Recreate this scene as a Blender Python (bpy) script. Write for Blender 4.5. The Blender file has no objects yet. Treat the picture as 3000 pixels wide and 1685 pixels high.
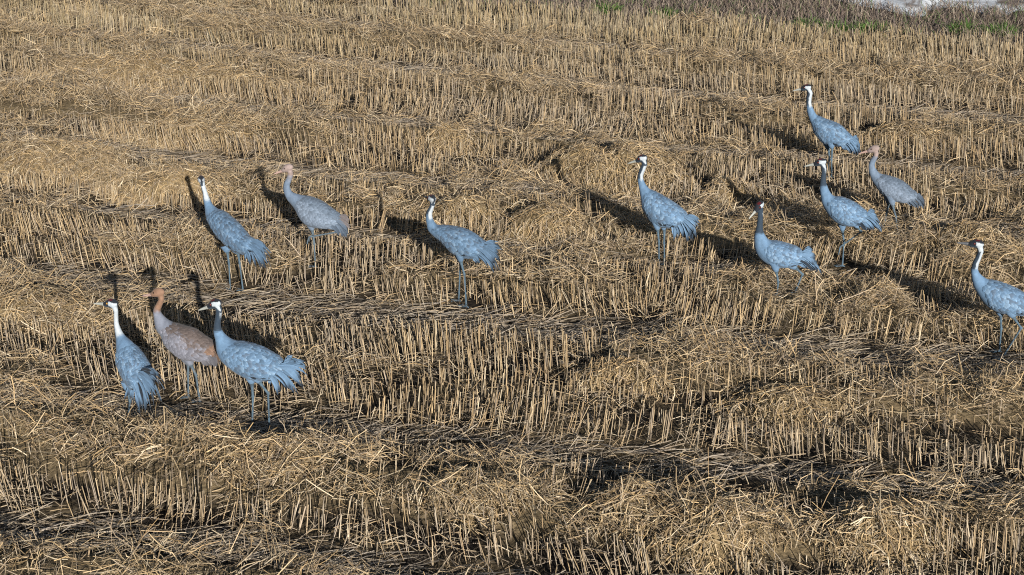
import bpy, math, random
import numpy as np
from mathutils import Vector

rng = np.random.default_rng(7)
random.seed(7)
scene = bpy.context.scene
col = scene.collection

# ------------------------------------------------------------------ camera, sky, sun, exposure
CAM_H = 6.3
PITCH = math.atan(1508.0 / 3900.0)
cam_data = bpy.data.cameras.new('camera')
cam_data.sensor_width = 36.0
cam_data.lens = 3900.0 / 2576.0 * 36.0
cam_data.clip_end = 3000.0
cam = bpy.data.objects.new('camera', cam_data)
cam.location = (0, 0, CAM_H)
cam.rotation_euler = (math.pi / 2 - PITCH, 0, 0)
col.objects.link(cam)
scene.camera = cam

SUN_AZ = math.radians(15.0)     # light travels away from the camera and to the left
SUN_EL = math.radians(16.5)
light_dir = Vector((-math.sin(SUN_AZ) * math.cos(SUN_EL), math.cos(SUN_AZ) * math.cos(SUN_EL), -math.sin(SUN_EL)))
world = bpy.data.worlds.new('World')
scene.world = world
world.use_nodes = True
wn = world.node_tree.nodes
sky = wn.new('ShaderNodeTexSky')
sky.sky_type = 'NISHITA'
sky.sun_disc = False
sky.sun_elevation = SUN_EL
sky.sun_rotation = math.atan2(-light_dir.x, -light_dir.y)
wn['Background'].inputs['Strength'].default_value = 0.05
world.node_tree.links.new(sky.outputs['Color'], wn['Background'].inputs['Color'])
sun_data = bpy.data.lights.new('sun', 'SUN')
sun_data.energy = 5.0
sun_data.angle = math.radians(0.5)
sun_data.color = (1.0, 0.95, 0.86)
sun = bpy.data.objects.new('sun', sun_data)
sun.rotation_euler = light_dir.to_track_quat('-Z', 'Y').to_euler()
sun.location = (4, -10, 12)
col.objects.link(sun)

scene.view_settings.view_transform = 'Standard'
scene.view_settings.look = 'None'
scene.view_settings.gamma = 1.0
scene.view_settings.exposure = 0.2
scene.render.film_transparent = False
scene.cycles.use_denoising = False
scene.cycles.pixel_filter_type = 'BLACKMAN_HARRIS'
scene.cycles.filter_width = 1.1
scene.cycles.max_bounces = 4
scene.cycles.diffuse_bounces = 0

# ------------------------------------------------------------------ helpers
def smoothstep(a, b, x):
    t = np.clip((x - a) / (b - a), 0, 1)
    return t * t * (3 - 2 * t)

def _hash(ix, iy, seed):
    n = (ix.astype(np.int64) * 374761393 + iy.astype(np.int64) * 668265263 + seed * 1442695041) & 0xFFFFFFFF
    n = ((n ^ (n >> 13)) * 1274126177) & 0xFFFFFFFF
    return ((n ^ (n >> 16)) & 0xFFFFFF) / float(0xFFFFFF)

def vnoise(x, y, seed=0):
    x = np.asarray(x, float); y = np.asarray(y, float)
    ix = np.floor(x); iy = np.floor(y)
    fx = x - ix; fy = y - iy
    fx = fx * fx * (3 - 2 * fx); fy = fy * fy * (3 - 2 * fy)
    a = _hash(ix, iy, seed); b = _hash(ix + 1, iy, seed)
    c = _hash(ix, iy + 1, seed); d = _hash(ix + 1, iy + 1, seed)
    return (a * (1 - fx) + b * fx) * (1 - fy) + (c * (1 - fx) + d * fx) * fy

def fbm(x, y, seed=0, o=3):
    s = 0.0; a = 0.5; t = 0.0
    for k in range(o):
        s = s + a * vnoise(x * 2 ** k, y * 2 ** k, seed + 17 * k); t += a; a *= 0.5
    return s / t

def new_mesh(name, verts, faces, cols=None, smooth=False):
    """faces: list of int arrays (n,k)."""
    me = bpy.data.meshes.new(name)
    verts = np.asarray(verts, np.float32)
    me.vertices.add(len(verts))
    me.vertices.foreach_set('co', verts.ravel())
    faces = [np.asarray(f, np.int32) for f in faces if len(f)]
    loops = np.concatenate([f.ravel() for f in faces])
    tot = np.concatenate([np.full(len(f), f.shape[1], np.int32) for f in faces])
    start = np.concatenate([[0], np.cumsum(tot)[:-1]]).astype(np.int32)
    me.loops.add(len(loops)); me.loops.foreach_set('vertex_index', loops)
    me.polygons.add(len(tot)); me.polygons.foreach_set('loop_start', start)
    me.polygons.foreach_set('loop_total', tot)
    if smooth:
        me.polygons.foreach_set('use_smooth', np.ones(len(tot), bool))
    me.update(calc_edges=True)
    if cols is not None:
        at = me.attributes.new('Col', 'FLOAT_COLOR', 'POINT')
        c4 = np.ones((len(verts), 4), np.float32); c4[:, :3] = cols
        at.data.foreach_set('color', c4.ravel())
    return me

def add_obj(name, me, mat=None, parent=None, label=None, category=None, group=None, kind=None, loc=None):
    o = bpy.data.objects.new(name, me)
    col.objects.link(o)
    if mat is not None and me is not None:
        me.materials.append(mat)
    if parent is not None: o.parent = parent
    if label: o['label'] = label
    if category: o['category'] = category
    if group: o['group'] = group
    if kind: o['kind'] = kind
    if loc is not None: o.location = loc
    return o

def mat_attr(name, rough=0.7, spec=0.25, noise=0.0, nscale=40.0, sheen=0.0, bump=0.0, translucent=0.0):
    m = bpy.data.materials.new(name); m.use_nodes = True
    nt = m.node_tree; n = nt.nodes; b = n['Principled BSDF']
    a = n.new('ShaderNodeAttribute'); a.attribute_name = 'Col'
    out = a.outputs['Color']
    if noise > 0 or bump > 0:
        tc = n.new('ShaderNodeTexCoord')
        tx = n.new('ShaderNodeTexNoise'); tx.inputs['Scale'].default_value = nscale; tx.inputs['Detail'].default_value = 4
        nt.links.new(tc.outputs['Object'], tx.inputs['Vector'])
    if noise > 0:
        mr = n.new('ShaderNodeMapRange')
        mr.inputs['From Min'].default_value = 0.3; mr.inputs['From Max'].default_value = 0.7
        mr.inputs['To Min'].default_value = 1 - noise; mr.inputs['To Max'].default_value = 1 + noise
        nt.links.new(tx.outputs['Fac'], mr.inputs['Value'])
        hs = n.new('ShaderNodeVectorMath'); hs.operation = 'SCALE'
        nt.links.new(out, hs.inputs[0]); nt.links.new(mr.outputs['Result'], hs.inputs['Scale'])
        out = hs.outputs['Vector']
    nt.links.new(out, b.inputs['Base Color'])
    b.inputs['Roughness'].default_value = rough
    b.inputs['Specular IOR Level'].default_value = spec
    if sheen: b.inputs['Sheen Weight'].default_value = sheen
    if bump > 0:
        bp = n.new('ShaderNodeBump'); bp.inputs['Strength'].default_value = bump; bp.inputs['Distance'].default_value = 0.02
        nt.links.new(tx.outputs['Fac'], bp.inputs['Height']); nt.links.new(bp.outputs['Normal'], b.inputs['Normal'])
    return m

M_SOIL = mat_attr('soil_and_chaff', 0.95, 0.1, noise=0.45, nscale=22.0, bump=0.8)
M_STALK = mat_attr('stubble_straw', 0.55, 0.3, noise=0.15, nscale=9.0)
M_STRAW = mat_attr('loose_straw', 0.5, 0.35, noise=0.12, nscale=14.0)
M_GREEN = mat_attr('green_grass', 0.6, 0.3)
M_DEAD = mat_attr('dead_grass', 0.8, 0.15)
M_TRACK = mat_attr('pale_track', 0.9, 0.15, noise=0.25, nscale=6.0, bump=0.6)
M_PLUME = mat_attr('plumage', 0.75, 0.18, noise=0.10, nscale=45.0, sheen=0.1)
M_BILL = mat_attr('bill_horn', 0.45, 0.4)
M_EYE = mat_attr('eye_gloss', 0.15, 0.6)

# ------------------------------------------------------------------ the lie of the field
GAPS = [(7.9, .22), (10.05, .26), (12.35, .24), (15.15, .36), (17.5, .16), (19.9, .26), (22.75, .22), (26.2, .30), (29.4, .20)]

LINES = [9.0, 10.05, 11.2, 12.35, 13.75, 15.15, 16.35, 17.5, 18.7, 19.9, 21.3, 22.75, 24.5, 26.2, 27.8, 29.4, 30.9]

def row_coord(x, y):
    a = 0.24 + 0.0136 * np.clip(y - 15, -2, 14)
    return y + a * x + 0.22 * (vnoise(x * .45, y * .2, 5) - .5)

def row_dir_angle(x, y):
    a = 0.24 + 0.0136 * np.clip(y - 15, -2, 14)
    return np.arctan(-a)

def gapness(x, y):
    r = row_coord(x, y); g = np.zeros_like(r)
    for c, w in GAPS:
        g = np.maximum(g, 1 - smoothstep(w * .55, w * 1.25, np.abs(r - c) + .12 * (vnoise(x * 3, y * 3, 9) - .5)))
    return g

def lowness(x, y):
    """strips of short, cut-down stubble on the near side of every drill band"""
    r = row_coord(x, y) + .25 * (fbm(x * .7, y * .7, 13, 2) - .5)
    lo = np.zeros_like(r)
    for k, c in enumerate(LINES):
        w = .42 * (LINES[min(k + 1, len(LINES) - 1)] - LINES[max(k - 1, 0)]) / 2 + .08
        lo = np.maximum(lo, smoothstep(c - w - .25, c - w, r) * (1 - smoothstep(c - .06, c + .04, r)))
    return lo * (.45 + .55 * smoothstep(.35, .55, fbm(x * .45, r * .8, 15, 2)))

def matness(x, y):
    r = row_coord(x, y)
    m = fbm(x * .55 + 3, r * 1.25, 21, 3)
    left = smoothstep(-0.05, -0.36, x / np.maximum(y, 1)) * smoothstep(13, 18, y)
    band = np.zeros_like(r)
    for c, w in GAPS:
        band = np.maximum(band, 1 - smoothstep(.45, .95, np.abs(r - (c - .85)) + .9 * (m - .5)))
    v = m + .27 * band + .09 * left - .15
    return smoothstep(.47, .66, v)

def field_edge(x, y):           # >0 beyond the ploughland edge
    return y + 0.33 * x - 31.75 + 0.5 * (vnoise(x * .8, 0 * x, 31) - .5)

def height(x, y):
    x = np.asarray(x, float); y = np.asarray(y, float)
    h = 0.05 * (fbm(x * .35, y * .35, 2, 2) - .5)
    h = h + 0.035 * (fbm(x * 2.3, y * 2.3, 3, 3) - .5)
    h = h + 0.05 * matness(x, y) - 0.03 * gapness(x, y)
    return h * (1 - smoothstep(55, 70, np.hypot(x, y - 20)))

# ------------------------------------------------------------------ ground sheet
def axis(lo, hi, step, far):
    core = np.arange(lo, hi + 1e-6, step)
    ext = []; d = step; p = hi
    while p < far:
        d *= 1.35; p += d; ext.append(p)
    ext2 = []; d = step; p = lo
    while p > -far:
        d *= 1.35; p -= d; ext2.append(p)
    return np.concatenate([ext2[::-1], core, ext])

gx = axis(-15, 15, .1, 900); gy = axis(7.5, 38, .1, 900)
GX, GY = np.meshgrid(gx, gy)
gz = height(GX, GY)
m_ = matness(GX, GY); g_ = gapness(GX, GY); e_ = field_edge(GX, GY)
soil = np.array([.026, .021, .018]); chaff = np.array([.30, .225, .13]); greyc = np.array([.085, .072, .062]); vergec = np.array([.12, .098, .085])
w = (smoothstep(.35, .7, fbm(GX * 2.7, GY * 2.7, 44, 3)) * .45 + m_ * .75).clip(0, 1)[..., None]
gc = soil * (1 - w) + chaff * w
gg = (g_ * smoothstep(.3, .6, fbm(GX * 1.3, GY * 1.3, 46, 3)))[..., None]
gc = gc * (1 - gg) + greyc * gg
ev = smoothstep(-.1, .3, e_)[..., None]
gc = gc * (1 - ev) + vergec * ev
ny, nx = GX.shape
idx = np.arange(nx * ny).reshape(ny, nx)
q = np.stack([idx[:-1, :-1], idx[:-1, 1:], idx[1:, 1:], idx[1:, :-1]], -1).reshape(-1, 4)
gme = new_mesh('ground', np.stack([GX, GY, gz], -1).reshape(-1, 3), [q], gc.reshape(-1, 3), smooth=True)
add_obj('ground', gme, M_SOIL, kind='structure', label='bare brown soil and chaff of the harvested stubble field')

# pale gravel track beyond the far corner of the field
tx_ = np.arange(-6, 18, .12); tv = np.linspace(0, 1, 26)
TX, TV = np.meshgrid(tx_, tv)
bnd = 35.75 - 1.5 * np.exp(-((TX - 8.3) / .6) ** 2) - .5 * np.exp(-((TX - 9.9) / .5) ** 2) + smoothstep(6.6, 5.2, TX) * .9 + .8 * (fbm(TX * 1.6, TX * 0, 61, 3) - .5)
TR = bnd + TV * (39.6 - bnd)
TY = TR - .33 * TX
TZ = height(TX, TY) + .004 + .10 * smoothstep(0, .15, TV) * smoothstep(0, .15, 1 - TV) + .05 * (fbm(TX * 3, TY * 3, 63, 3) - .5) * smoothstep(0, .1, TV)
n_ = fbm(TX * 1.4, TY * 1.4, 64, 4)
tc_ = np.array([.80, .84, .90]) * (.82 + .3 * n_[..., None])
dirt = smoothstep(.56, .68, fbm(TX * 2.1, TY * 2.1, 67, 3))[..., None]
tc_ = tc_ * (1 - dirt) + np.array([.26, .21, .18]) * dirt
ny, nx = TX.shape; idx = np.arange(nx * ny).reshape(ny, nx)
q = np.stack([idx[:-1, :-1], idx[:-1, 1:], idx[1:, 1:], idx[1:, :-1]], -1).reshape(-1, 4)
add_obj('gravel_track', new_mesh('gravel_track', np.stack([TX, TY, TZ], -1).reshape(-1, 3), [q], tc_.reshape(-1, 3).clip(0, .9), True),
        M_TRACK, kind='structure', label='pale whitish gravel track at the far right corner')

# ------------------------------------------------------------------ cranes: measured poses (metres, own frame: x ahead, z up)
CRANES = [
    {'n': 1, 'base': [-3.089, 16.208], 'psi': 42, 'juv': 0, 'C': [0.504, 1.196], 'hd': [0.83, -0.544, -0.121], 'neck': [[0.481, 1.131, 0.0261], [0.454, 1.055, 0.0279], [0.433, 0.982, 0.0354], [0.402, 0.91, 0.0466]], 'torso': [[0.257, 0.893, 0.449, 0.781], [0.098, 0.86, 0.391, 0.686], [-0.074, 0.831, 0.32, 0.593], [-0.229, 0.789, 0.238, 0.524], [-0.325, 0.743, 0.139, 0.478], [-0.392, 0.701, -0.038, 0.471], [-0.437, 0.67, -0.246, 0.515]], 'tips': [[-0.546, 0.68], [-0.594, 0.595], [-0.63, 0.517], [-0.568, 0.392], [-0.437, 0.422], [-0.325, 0.443], [-0.254, 0.455]], 'legs': [[[0.1, 0.032, 0.515], [0.073, 0.032, 0.433], [0.063, 0.032, 0.307], [0.074, 0.032, 0.0]], [[0.014, -0.032, 0.499], [-0.032, -0.032, 0.431], [-0.048, -0.032, 0.326], [-0.074, -0.032, -0.0]]], 'raised': 0, 'label': 'adult crane with its back to us, black cap seen from behind, both legs visible', 'dark': (0.5, 0.15, 0.62), 'clear': [(-3.17, 15.99, 0.26, 0.4), (-3.01, 15.94, 0.26, 0.4)], 'tone': 0.9},
    {'n': 2, 'base': [-2.295, 16.83], 'psi': 15, 'juv': 1, 'C': [0.259, 1.221], 'hd': [0.933, 0.0, -0.361], 'neck': [[0.228, 1.158, 0.0303], [0.252, 1.087, 0.0304], [0.283, 1.015, 0.0343], [0.278, 0.946, 0.0419], [0.249, 0.89, 0.0515]], 'torso': [[0.113, 0.909, 0.251, 0.808], [-0.009, 0.89, 0.193, 0.742], [-0.129, 0.85, 0.147, 0.646], [-0.227, 0.788, 0.069, 0.562], [-0.306, 0.735, -0.073, 0.534], [-0.345, 0.708, -0.216, 0.536]], 'tips': [[-0.446, 0.697], [-0.465, 0.579], [-0.426, 0.464], [-0.347, 0.508]], 'legs': [[[0.035, -0.045, 0.58], [0.014, -0.045, 0.471], [-0.001, -0.045, 0.315], [-0.0, -0.045, 0.0]], [[-0.216, 0.045, 0.612], [-0.285, 0.045, 0.557], [-0.33, 0.045, 0.521], [0.021, 0.045, 0.429]]], 'raised': 1, 'label': 'young crane with pinkish buff head and one leg folded up, left of the picture centre', 'dark': (0.6, 0.2, 0.1), 'clear': [(-2.28, 16.75, 0.1, 0.2)]},
    {'n': 3, 'base': [-0.543, 15.795], 'psi': 18, 'juv': 0, 'C': [0.336, 1.181], 'hd': [0.743, -0.665, -0.08], 'neck': [[0.334, 1.1, 0.0252], [0.367, 1.017, 0.0307], [0.37, 0.95, 0.0361], [0.354, 0.894, 0.0452]], 'torso': [[0.29, 0.888, 0.392, 0.833], [0.184, 0.888, 0.331, 0.763], [0.069, 0.881, 0.255, 0.714], [-0.045, 0.861, 0.179, 0.645], [-0.14, 0.823, 0.112, 0.585], [-0.215, 0.774, 0.026, 0.552], [-0.266, 0.738, -0.128, 0.545]], 'tips': [[-0.376, 0.782], [-0.442, 0.733], [-0.448, 0.648], [-0.432, 0.55], [-0.413, 0.433], [-0.299, 0.516], [-0.194, 0.523]], 'legs': [[[0.004, 0.057, 0.636], [-0.011, 0.057, 0.503], [-0.046, 0.057, 0.372], [-0.065, 0.057, 0.0]], [[0.065, -0.057, 0.59], [0.036, -0.057, 0.458], [0.045, -0.057, 0.35], [0.065, -0.057, 0.0]]], 'raised': 0, 'label': 'adult crane with head turned away showing its red crown patch, near the picture centre', 'dark': (0.55, 0.1, 0.72), 'clear': [(-0.5, 15.6, 0.12, 0.2), (-0.59, 15.75, 0.12, 0.2)], 'tone': 0.8, 'plumes': 42},
    {'n': 4, 'base': [1.759, 17.077], 'psi': 25, 'juv': 0, 'C': [0.289, 1.246], 'hd': [0.932, -0.0, -0.363], 'neck': [[0.256, 1.186, 0.0308], [0.269, 1.138, 0.0308], [0.291, 1.081, 0.0309], [0.302, 1.017, 0.0309], [0.289, 0.954, 0.0368], [0.263, 0.897, 0.0465]], 'torso': [[0.195, 0.896, 0.295, 0.816], [0.122, 0.861, 0.279, 0.753], [0.018, 0.819, 0.263, 0.659], [-0.086, 0.772, 0.204, 0.565], [-0.179, 0.724, 0.129, 0.477], [-0.236, 0.682, 0.004, 0.448], [-0.274, 0.646, -0.108, 0.454]], 'tips': [[-0.395, 0.633], [-0.458, 0.571], [-0.414, 0.433], [-0.354, 0.291], [-0.254, 0.399], [-0.164, 0.335]], 'legs': [[[0.074, 0.043, 0.539], [0.049, 0.043, 0.409], [0.03, 0.043, 0.274], [0.018, 0.043, 0.0]], [[0.022, -0.043, 0.52], [-0.001, -0.043, 0.39], [-0.004, -0.043, 0.242], [-0.018, -0.043, -0.0]]], 'raised': 0, 'label': 'upright adult crane in side view standing just in front of the largest straw heap', 'dark': (0.62, 0.25, 0.66), 'clear': [(1.72, 16.87, 0.14, 0.3), (1.79, 16.93, 0.14, 0.3)], 'tone': 0.98},
    {'n': 5, 'base': [4.402, 20.59], 'psi': 20, 'juv': 0, 'C': [0.405, 1.215], 'hd': [0.97, -0.0, -0.241], 'neck': [[0.355, 1.154, 0.0342], [0.362, 1.066, 0.0343], [0.356, 0.973, 0.0343], [0.333, 0.905, 0.0435]], 'torso': [[0.242, 0.847, 0.341, 0.786], [0.148, 0.804, 0.3, 0.7], [0.02, 0.769, 0.271, 0.608], [-0.097, 0.721, 0.201, 0.52], [-0.177, 0.653, 0.122, 0.451], [-0.223, 0.61, -0.017, 0.429], [-0.254, 0.589, -0.153, 0.431]], 'tips': [[-0.332, 0.602], [-0.372, 0.476], [-0.394, 0.312], [-0.342, 0.342], [-0.189, 0.41]], 'legs': [[[0.087, -0.06, 0.463], [0.052, -0.069, 0.344], [0.031, -0.082, 0.211], [0.039, -0.082, 0.0]], [[0.013, 0.06, 0.502], [-0.014, 0.069, 0.4], [-0.02, 0.082, 0.249], [-0.039, 0.082, 0.0]]], 'raised': 0, 'label': 'farthest adult crane, highest in the picture, standing at the upper right', 'dark': (0.6, 0.15, 0.66), 'clear': [(4.39, 20.56, 0.12, 0.2), (4.41, 20.38, 0.12, 0.2)], 'tone': 0.92},
    {'n': 6, 'base': [4.669, 18.098], 'psi': 20, 'juv': 1, 'C': [0.285, 1.073], 'hd': [0.946, -0.0, -0.325], 'neck': [[0.253, 1.002, 0.0285], [0.281, 0.926, 0.0326], [0.295, 0.861, 0.0347], [0.278, 0.799, 0.0449]], 'torso': [[0.186, 0.772, 0.288, 0.697], [0.067, 0.746, 0.249, 0.637], [-0.046, 0.715, 0.181, 0.553], [-0.14, 0.662, 0.105, 0.486], [-0.215, 0.602, 0.001, 0.444], [-0.268, 0.565, -0.141, 0.427]], 'tips': [[-0.308, 0.563], [-0.376, 0.475], [-0.373, 0.4], [-0.313, 0.403], [-0.222, 0.415]], 'legs': [[[0.031, 0.06, 0.533], [-0.013, 0.07, 0.391], [-0.06, 0.084, 0.261], [-0.099, 0.084, 0.0]], [[0.063, -0.06, 0.494], [0.059, -0.07, 0.362], [0.071, -0.084, 0.248], [0.099, -0.084, 0.0]]], 'raised': 0, 'label': 'plain grey young crane with pinkish bill behind the leg-lifting adult at the right', 'dark': (0.6, 0.2, 0.1), 'clear': [(4.73, 17.84, 0.15, 0.25), (4.6, 18.06, 0.15, 0.25)]},
    {'n': 7, 'base': [3.845, 16.939], 'psi': 18, 'juv': 0, 'C': [0.334, 1.248], 'hd': [0.962, 0.0, -0.272], 'neck': [[0.296, 1.192, 0.0286], [0.289, 1.117, 0.0268], [0.291, 1.037, 0.0306], [0.28, 0.958, 0.0422], [0.255, 0.88, 0.0538]], 'torso': [[0.158, 0.859, 0.289, 0.775], [0.063, 0.848, 0.23, 0.67], [-0.034, 0.818, 0.157, 0.586], [-0.122, 0.777, 0.077, 0.534], [-0.182, 0.732, -0.02, 0.513], [-0.222, 0.706, -0.151, 0.527]], 'tips': [[-0.293, 0.754], [-0.369, 0.631], [-0.418, 0.495], [-0.348, 0.538], [-0.258, 0.498], [-0.226, 0.535]], 'legs': [[[0.047, -0.045, 0.563], [0.029, -0.045, 0.426], [0.004, -0.045, 0.302], [-0.0, -0.045, 0.0]], [[-0.093, 0.045, 0.606], [-0.153, 0.045, 0.516], [-0.19, 0.045, 0.479], [0.036, 0.045, 0.263]]], 'raised': 1, 'label': 'adult crane walking with one leg lifted, between the farthest crane and the young one', 'dark': (0.62, 0.6, 0.22), 'clear': [(3.86, 16.74, 0.2, 0.4)]},
    {'n': 8, 'base': [3.028, 15.962], 'psi': 8, 'juv': 0, 'C': [0.349, 1.059], 'hd': [0.575, 0.634, -0.518], 'neck': [[0.333, 0.984, 0.029], [0.33, 0.907, 0.0291], [0.331, 0.83, 0.0328], [0.33, 0.753, 0.0456], [0.32, 0.696, 0.0621]], 'torso': [[0.214, 0.672, 0.371, 0.573], [0.114, 0.658, 0.329, 0.482], [0.013, 0.634, 0.243, 0.408], [-0.07, 0.609, 0.15, 0.37], [-0.116, 0.582, 0.023, 0.361], [-0.149, 0.555, -0.101, 0.396]], 'tips': [[-0.231, 0.617], [-0.278, 0.532], [-0.298, 0.416], [-0.36, 0.312], [-0.266, 0.366], [-0.202, 0.382]], 'legs': [[[0.146, 0.057, 0.434], [0.119, 0.057, 0.318], [0.093, 0.057, 0.208], [0.1, 0.057, 0.0]], [[-0.012, -0.057, 0.4], [-0.104, -0.057, 0.331], [-0.169, -0.057, 0.271], [-0.1, -0.057, -0.0]]], 'raised': 0, 'label': 'adult crane with its face turned towards us and black neck, right of the picture centre', 'dark': (0.68, 0.7, 0.16), 'clear': [(2.92, 15.77, 0.14, 0.25), (3.13, 15.85, 0.14, 0.25)]},
    {'n': 9, 'base': [4.96, 14.431], 'psi': 15, 'juv': 0, 'C': [0.353, 1.151], 'hd': [0.999, 0.0, 0.045], 'neck': [[0.311, 1.085, 0.0282], [0.323, 1.013, 0.0266], [0.344, 0.94, 0.03], [0.346, 0.868, 0.0334], [0.324, 0.808, 0.0451]], 'torso': [[0.222, 0.791, 0.343, 0.708], [0.108, 0.767, 0.275, 0.597], [-0.008, 0.734, 0.192, 0.507], [-0.125, 0.683, 0.073, 0.447], [-0.211, 0.629, -0.057, 0.433], [-0.272, 0.582, -0.169, 0.436]], 'tips': [[-0.357, 0.599], [-0.421, 0.462], [-0.418, 0.354], [-0.32, 0.38]], 'legs': [[[0.058, -0.06, 0.47], [0.04, -0.064, 0.379], [0.021, -0.07, 0.242], [0.01, -0.07, 0.0]], [[-0.022, 0.06, 0.516], [-0.079, 0.064, 0.424], [-0.158, 0.07, 0.327], [-0.01, 0.07, -0.0]]], 'raised': 0, 'label': 'striding adult crane cut off by the right edge of the picture', 'dark': (0.62, 0.15, 0.62), 'clear': [(4.97, 14.26, 0.2, 0.4), (4.95, 14.12, 0.2, 0.4)]},
    {'n': 10, 'base': [-3.48, 12.856], 'psi': 48, 'juv': 0, 'C': [0.207, 1.116], 'hd': [0.882, 0.467, -0.06], 'neck': [[0.14, 1.079, 0.0226], [0.145, 1.004, 0.0211], [0.151, 0.937, 0.0227], [0.132, 0.877, 0.0302], [0.099, 0.822, 0.0423]], 'torso': [[-0.082, 0.817, 0.153, 0.698], [-0.226, 0.787, 0.194, 0.56], [-0.345, 0.756, 0.18, 0.464], [-0.413, 0.71, 0.114, 0.402], [-0.435, 0.669, 0.014, 0.361], [-0.436, 0.637, -0.113, 0.396]], 'tips': [[-0.558, 0.678], [-0.58, 0.581], [-0.553, 0.498], [-0.39, 0.269], [-0.335, 0.291], [-0.169, 0.282], [-0.075, 0.35]], 'legs': [[[-0.032, 0.043, 0.44], [-0.039, 0.043, 0.331], [-0.051, 0.043, 0.241], [0.008, 0.043, 0.0]], [[-0.056, -0.043, 0.422], [-0.061, -0.043, 0.312], [-0.06, -0.043, 0.23], [-0.008, -0.043, 0.0]]], 'raised': 0, 'label': 'leftmost adult crane seen from behind with white neck stripe and fanned tail plumes', 'dark': (0.55, 0.05, 0.78), 'clear': [(-3.52, 12.77, 0.08, 0.1), (-3.44, 12.82, 0.08, 0.1)], 'plumes': 48},
    {'n': 11, 'base': [-3.013, 13.32], 'psi': 22, 'juv': 2, 'C': [0.301, 1.058], 'hd': [0.966, 0.0, -0.26], 'neck': [[0.269, 1.008, 0.0264], [0.302, 0.932, 0.028], [0.332, 0.869, 0.0328], [0.321, 0.812, 0.0438]], 'torso': [[0.208, 0.778, 0.346, 0.689], [0.091, 0.754, 0.296, 0.626], [-0.035, 0.74, 0.266, 0.552], [-0.14, 0.69, 0.19, 0.479], [-0.209, 0.659, 0.102, 0.43], [-0.261, 0.625, -0.035, 0.427], [-0.284, 0.578, -0.154, 0.433]], 'tips': [[-0.286, 0.603], [-0.316, 0.524], [-0.323, 0.44], [-0.281, 0.425], [-0.209, 0.435]], 'legs': [[[0.065, -0.016, 0.446], [0.045, -0.016, 0.359], [0.054, -0.016, 0.264], [0.073, -0.016, 0.0]], [[0.024, 0.016, 0.466], [-0.015, 0.016, 0.365], [-0.055, 0.016, 0.279], [-0.073, 0.016, 0.0]]], 'raised': 0, 'label': 'brown-backed young crane with rusty brown head standing between two adults at lower left', 'dark': (0.6, 0.2, 0.1), 'clear': [(-3.07, 13.27, 0.12, 0.15), (-2.95, 13.19, 0.12, 0.15)]},
    {'n': 12, 'base': [-2.3, 12.779], 'psi': 18, 'juv': 0, 'C': [0.379, 1.159], 'hd': [0.929, -0.0, -0.37], 'neck': [[0.345, 1.113, 0.0286], [0.352, 1.039, 0.027], [0.369, 0.964, 0.0287], [0.369, 0.891, 0.039], [0.343, 0.83, 0.0543]], 'torso': [[0.235, 0.82, 0.385, 0.704], [0.113, 0.808, 0.344, 0.622], [0.002, 0.798, 0.264, 0.549], [-0.099, 0.769, 0.173, 0.497], [-0.171, 0.733, 0.08, 0.467], [-0.224, 0.703, -0.051, 0.467], [-0.25, 0.67, -0.155, 0.481]], 'tips': [[-0.328, 0.745], [-0.464, 0.709], [-0.488, 0.629], [-0.429, 0.39], [-0.359, 0.473], [-0.234, 0.4], [-0.164, 0.473]], 'legs': [[[0.096, -0.051, 0.48], [0.089, -0.051, 0.383], [0.088, -0.051, 0.261], [0.113, -0.051, 0.0]], [[-0.007, 0.051, 0.538], [-0.05, 0.051, 0.461], [-0.123, 0.051, 0.369], [-0.113, 0.051, 0.0]]], 'raised': 0, 'label': 'nearest adult crane with black neck, white cheek and ragged tail plumes, lower left', 'dark': (0.62, 0.6, 0.22), 'clear': [(-2.39, 12.65, 0.2, 0.35), (-2.21, 12.49, 0.2, 0.35)], 'tone': 1.0, 'plumes': 44},
]

# ------------------------------------------------------------------ straw and stubble
def ribbons(P, az, pitch, L, width, bend, roll, cols, curve=None):
    """three-segment bent straws -> verts, quads, cols"""
    n = len(P)
    t = np.array([-.5, 0, .5])
    d = np.stack([np.cos(az) * np.cos(pitch), np.sin(az) * np.cos(pitch), np.sin(pitch)], -1)
    hperp = np.stack([-np.sin(az), np.cos(az), 0 * az], -1)
    upv = np.cross(d, hperp)
    side = hperp * np.cos(roll)[:, None] + upv * np.sin(roll)[:, None]
    cen = P[:, None, :] + d[:, None, :] * (L[:, None] * t)[..., None]
    arch = (1 - 4 * t * t)[None, :] * bend[:, None]
    cen = cen + np.array([0, 0, 1.0]) * arch[..., None]
    if curve is not None:
        cen = cen + hperp[:, None, :] * ((1 - 4 * t * t)[None, :] * curve[:, None])[..., None]
    wv = side[:, None, :] * (width[:, None] * .5 * np.array([.85, 1, .8]))[..., None]
    V = np.stack([cen - wv, cen + wv], 2).reshape(n * 6, 3)
    base = (np.arange(n) * 6)[:, None]
    Q = np.concatenate([base + np.array([2 * k, 2 * k + 1, 2 * k + 3, 2 * k + 2]) for k in range(2)], 0)
    C = np.repeat(cols, 6, 0)
    return V, Q, C

PAL = np.array([[.60, .42, .215], [.70, .53, .315], [.46, .31, .155], [.78, .64, .44], [.34, .245, .15], [.50, .39, .28]])
def straw_cols(n, grey=None, p=(.27, .21, .17, .11, .13, .11)):
    c = PAL[rng.choice(6, n, p=p)] * rng.uniform(.55, 1.15, (n, 1))
    if grey is not None:
        g = np.array([.52, .46, .40])[None] * rng.uniform(.6, 1.1, (n, 1))
        c = c * (1 - grey[:, None]) + g * grey[:, None]
    return c.clip(0, .85)

def half_width(y): return .325 * y + 1.9

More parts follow.
